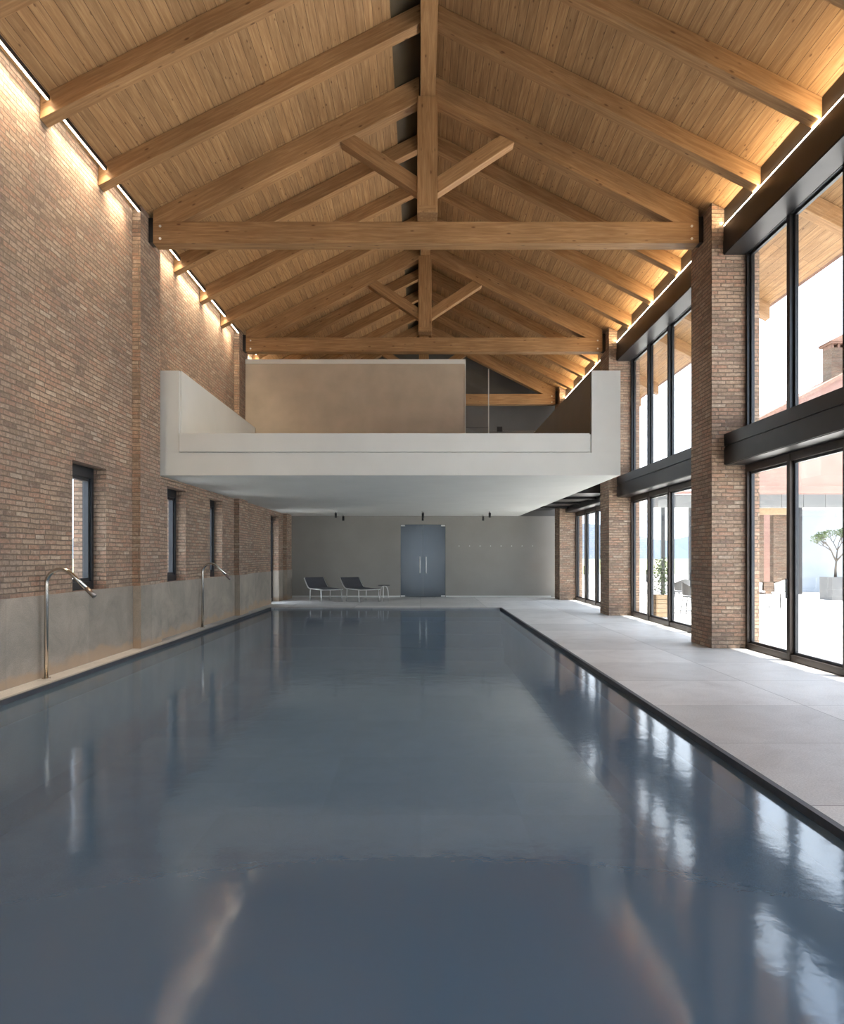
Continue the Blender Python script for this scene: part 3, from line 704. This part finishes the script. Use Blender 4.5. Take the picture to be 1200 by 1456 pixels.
# portico opposite
po = empty('portico', (14, 29, 0), 'open portico across the courtyard with grey panelled fascia and thin posts', 'portico')
f = MB()
for k in range(12): f.box(9.5 + k * .9, 9.5 + k * .9 + .885, 29, 29.06, 3.58, 4.12)
f.build('fascia', M['fascia'], po)
MB().box(9.5, 20.3, 29.07, 33, 3.62, 3.75).build('roof_deck', M['white'], po)
MB().box(9.5, 20.3, 28.93, 29.2, 4.16, 4.26).build('gutter', M['pink'], po)
MB().box(13.9, 20.3, 29.25, 29.4, 4.50, 4.62).build('upper_rail', M['pink'], po)
for x in (10.05, 11.2, 15.72, 18.4): MB().box(x - .07, x + .07, 29.1, 29.24, 0, 3.6).build('post', M['steel'], po)
MB().box(13.7, 15.65, 29.15, 29.3, 3.30, 3.57).build('lintel', M['wood_box'], po)
bw = MB().box(13.9, 14.35, 29.4, 29.7, 0, 3.3); bw.box(14.75, 15.3, 29.4, 29.7, 0, 3.3); bw.box(13.9, 15.3, 29.4, 29.7, 0, .5)
bw.build('brick_wall', M['brick_out'], po)
# house behind
MB().box(15.8, 20.3, 31.0, 31.1, 0, 3.6).build('rear_glazing', M['pale_glazing'], po)  # opaque panel in place of portico glass, pale reflection put into its colour
hs = empty('farmhouse', (21, 36, 0), 'pink rendered farmhouse gable with tiled roof and brick chimney beyond the portico', 'house')
def hz(x): return 11.4 - .53 * abs(x - 22.6)
MB().prism_y([(15.4, 0), (29.8, 0), (29.8, hz(29.8) - .1), (22.6, 11.3), (15.4, hz(15.4) - .1)], 35.2, 37.6).build('gable_wall', M['pink'], hs)
rf = MB()
for s in (-1, 1): rf.prism_y([(22.6, 11.31), (22.6 + s * 7.8, 11.31 - .53 * 7.8), (22.6 + s * 7.8, 11.5 - .53 * 7.8), (22.6, 11.5)], 34.9, 37.9)
rf.build('roof', M['tile'], hs)
ch = MB().box(20.92, 22.0, 35.8, 36.6, 10.3, 12.2).build('chimney', M['brick_out'], hs)
cc = MB().box(20.8, 22.12, 35.65, 36.75, 12.38, 12.47); cc.prism_y([(20.7, 12.47), (22.2, 12.47), (21.46, 12.85)], 35.6, 36.8)
for x in (20.98, 21.3, 21.62, 21.94): cc.box(x - .06, x + .06, 35.8, 36.6, 12.2, 12.38)
cc.build('chimney_cap', M['tile'], ch)
# courtyard chairs
def chair(x, y, ang, label, mt='white'):
    o = empty('patio_chair', (0, 0, 0), label, 'chair', 'patio chairs in the courtyard')
    b_ = MB(); nb = 9; ring = []
    for k in range(nb + 1):
        a = math.radians(-80 + 160 * k / nb); ring.append((-.24 * math.cos(a), .26 * math.sin(a)))
    for (xa, ya), (xb, yb) in zip(ring, ring[1:]):
        hh = lambda yy: .66 + .20 * math.cos(yy / .26 * 1.2)
        b_.hexa([(xa, ya, .5), (xb, yb, .5), (xb * .95, yb * .95, .5), (xa * .95, ya * .95, .5)], [(xa * 1.1, ya * 1.1, hh(ya)), (xb * 1.1, yb * 1.1, hh(yb)), (xb * 1.05, yb * 1.05, hh(yb)), (xa * 1.05, ya * 1.05, hh(ya))])
    b_.build('backrest', M[mt], o)
    s_ = MB(); n_ = 16
    lo = [(.24 * math.cos(2 * math.pi * k / n_), .25 * math.sin(2 * math.pi * k / n_), .44) for k in range(n_)]
    s_.hexa(lo, [(p[0], p[1], .475) for p in lo]); s_.build('seat', M[mt], o)
    for sx in (-1, 1):
        for sy in (-1, 1): MB().tube([(sx * .17, sy * .17, .44), (sx * .23, sy * .22, -.008)], .012, 6).build('leg', M['steel'], o)
    o.location = (x, y, 0); o.rotation_euler = (0, 0, ang)
    return o
chair(11.05, 21.6, math.radians(200), 'white shell patio chair in the courtyard seen through the nearest glazing, right one')
chair(10.75, 22.5, math.radians(20), 'white shell patio chair in the courtyard seen through the nearest glazing, left one')
for i, (x, y, a, w_) in enumerate(((7.55, 19.6, 0, 'left of the round table'), (8.55, 20.5, 200, 'right of the round table'), (8.3, 22.3, 90, 'farther off behind the round table'))):
    chair(x, y, math.radians(a), 'grey patio chair outside the middle glazing bay, ' + w_, 'planter')
tb = empty('patio_table', (8.05, 20.3, 0), 'round dark patio table outside the middle glazing bay', 'table')
MB().tube([(8.05, 20.3, .71), (8.05, 20.3, .735)], .38, 24).build('tabletop', M['steel'], tb)
MB().tube([(8.05, 20.3, .02), (8.05, 20.3, .71)], .03, 10).build('stem', M['steel'], tb)
MB().tube([(8.05, 20.3, -.008), (8.05, 20.3, .02)], .24, 20).build('base', M['steel'], tb)
def shrub(mb, cx, cy, cz, rx, rz, n_, s_=.06):
    for _ in range(n_):
        a = random.uniform(0, 6.283); u = random.uniform(-1, 1); r = random.random() ** .4
        p = Vector((cx + rx * r * math.cos(a) * math.sqrt(1 - u * u), cy + rx * r * math.sin(a) * math.sqrt(1 - u * u), cz + rz * r * u))
        d = Vector((random.uniform(-1, 1), random.uniform(-1, 1), random.uniform(-.2, 1))).normalized(); e = d.cross(Vector((random.random(), random.random(), 1))).normalized()
        L_ = s_ * random.uniform(.7, 1.4)
        mb.quad([p, p + d * L_ * .5 + e * L_ * .25, p + d * L_, p + d * L_ * .5 - e * L_ * .25])
pp = empty('potted_shrub', (6.35, 18.5, 0), 'leafy shrub in a pale timber planter box outside the middle glazing bay', 'potted plant')
b_ = MB()
for k in range(5): b_.box(6.13, 6.57, 18.28, 18.72, .005 + k * .115, .005 + k * .115 + .105)
b_.build('planter_box', M['wood_box'], pp)
m_ = MB(); shrub(m_, 6.35, 18.5, 1.05, .26, .55, 700, .07); fo = m_.build('foliage', M['leaf'], pp)
MB().tube([(6.35, 18.5, .55), (6.36, 18.5, 1.2)], [.02, .01], 8).build('stem', M['bark'], pp)
tp = empty('olive_tree', (14.6, 25.6, 0), 'small bare-looking olive tree in a grey planter seen through the nearest glazing', 'tree')
MB().box(14.75, 15.75, 25.2, 26.0, -.008, .82).build('planter', M['planter'], tp)
br = MB(); lv = MB()
def branch(p, d, ln, r, dep):
    q = p + d * ln; br.tube([p, (p + q) / 2 + Vector((random.uniform(-.03, .03),) * 3), q], [r, r * .8, r * .6], 6)
    if dep == 0: shrub(lv, q.x, q.y, q.z, .16, .14, 16, .07); return
    for _ in range(3):
        nd = (d + Vector((random.uniform(-.8, .8), random.uniform(-.8, .8), random.uniform(-.1, .5)))).normalized()
        branch(q, nd, ln * .72, r * .6, dep - 1)
branch(Vector((15.1, 25.6, .80)), Vector((.05, 0, 1)), .6, .06, 4)
br.build('branches', M['bark'], tp); lv.build('foliage', M['leaf'], tp)

# ------------------------------------------------------------------ light
world = bpy.data.worlds.new('World'); S.world = world; world.use_nodes = True
nt = world.node_tree; nt.nodes.clear()
wo = nt.nodes.new('ShaderNodeOutputWorld'); bg = N(nt, 'ShaderNodeBackground', Strength=2.8)
tc = N(nt, 'ShaderNodeTexCoord'); mp = N(nt, 'ShaderNodeMapping'); mp.inputs['Scale'].default_value = (1, 1, 2.6); L(nt, tc.outputs['Generated'], mp.inputs['Vector'])
cn = N(nt, 'ShaderNodeTexNoise', Scale=2.3, Detail=6.0, Roughness=0.55); L(nt, mp.outputs[0], cn.inputs['Vector'])
cr = ramp(nt, [(0.36, (.64, .78, 1.0)), (0.6, (.86, .93, 1.0))]); L(nt, cn.outputs['Fac'], cr.inputs[0])
L(nt, cr.outputs[0], bg.inputs['Color']); L(nt, bg.outputs[0], wo.inputs['Surface'])
sd = bpy.data.lights.new('sun', 'SUN'); sd.energy = 12.0; sd.angle = math.radians(1.2); sd.color = (1, .95, .87)
so = bpy.data.objects.new('sun', sd); C.objects.link(so)
so.rotation_euler = Vector((1.0, -.55, 3.75)).normalized().to_track_quat('Z', 'Y').to_euler(); so.location = (20, -10, 30)

# ------------------------------------------------------------------ camera
cd = bpy.data.cameras.new('camera'); co = bpy.data.objects.new('camera', cd); C.objects.link(co)
co.location = (0, 0, EYE); co.rotation_euler = (math.pi / 2, 0, 0)
cd.sensor_fit = 'HORIZONTAL'; cd.sensor_width = 36; cd.lens = 36 * 1000 / 1200
cd.shift_x = 2 / 1200; cd.shift_y = 62 / 1200; cd.clip_end = 2000
S.camera = co
S.view_settings.view_transform = 'Standard'; S.view_settings.look = 'None'; S.view_settings.gamma = 1; S.view_settings.use_curve_mapping = False
S.view_settings.exposure = 1.06
S.cycles.max_bounces = 12; S.cycles.diffuse_bounces = 8; S.cycles.glossy_bounces = 5; S.cycles.transparent_max_bounces = 24; S.cycles.sample_clamp_indirect = 8
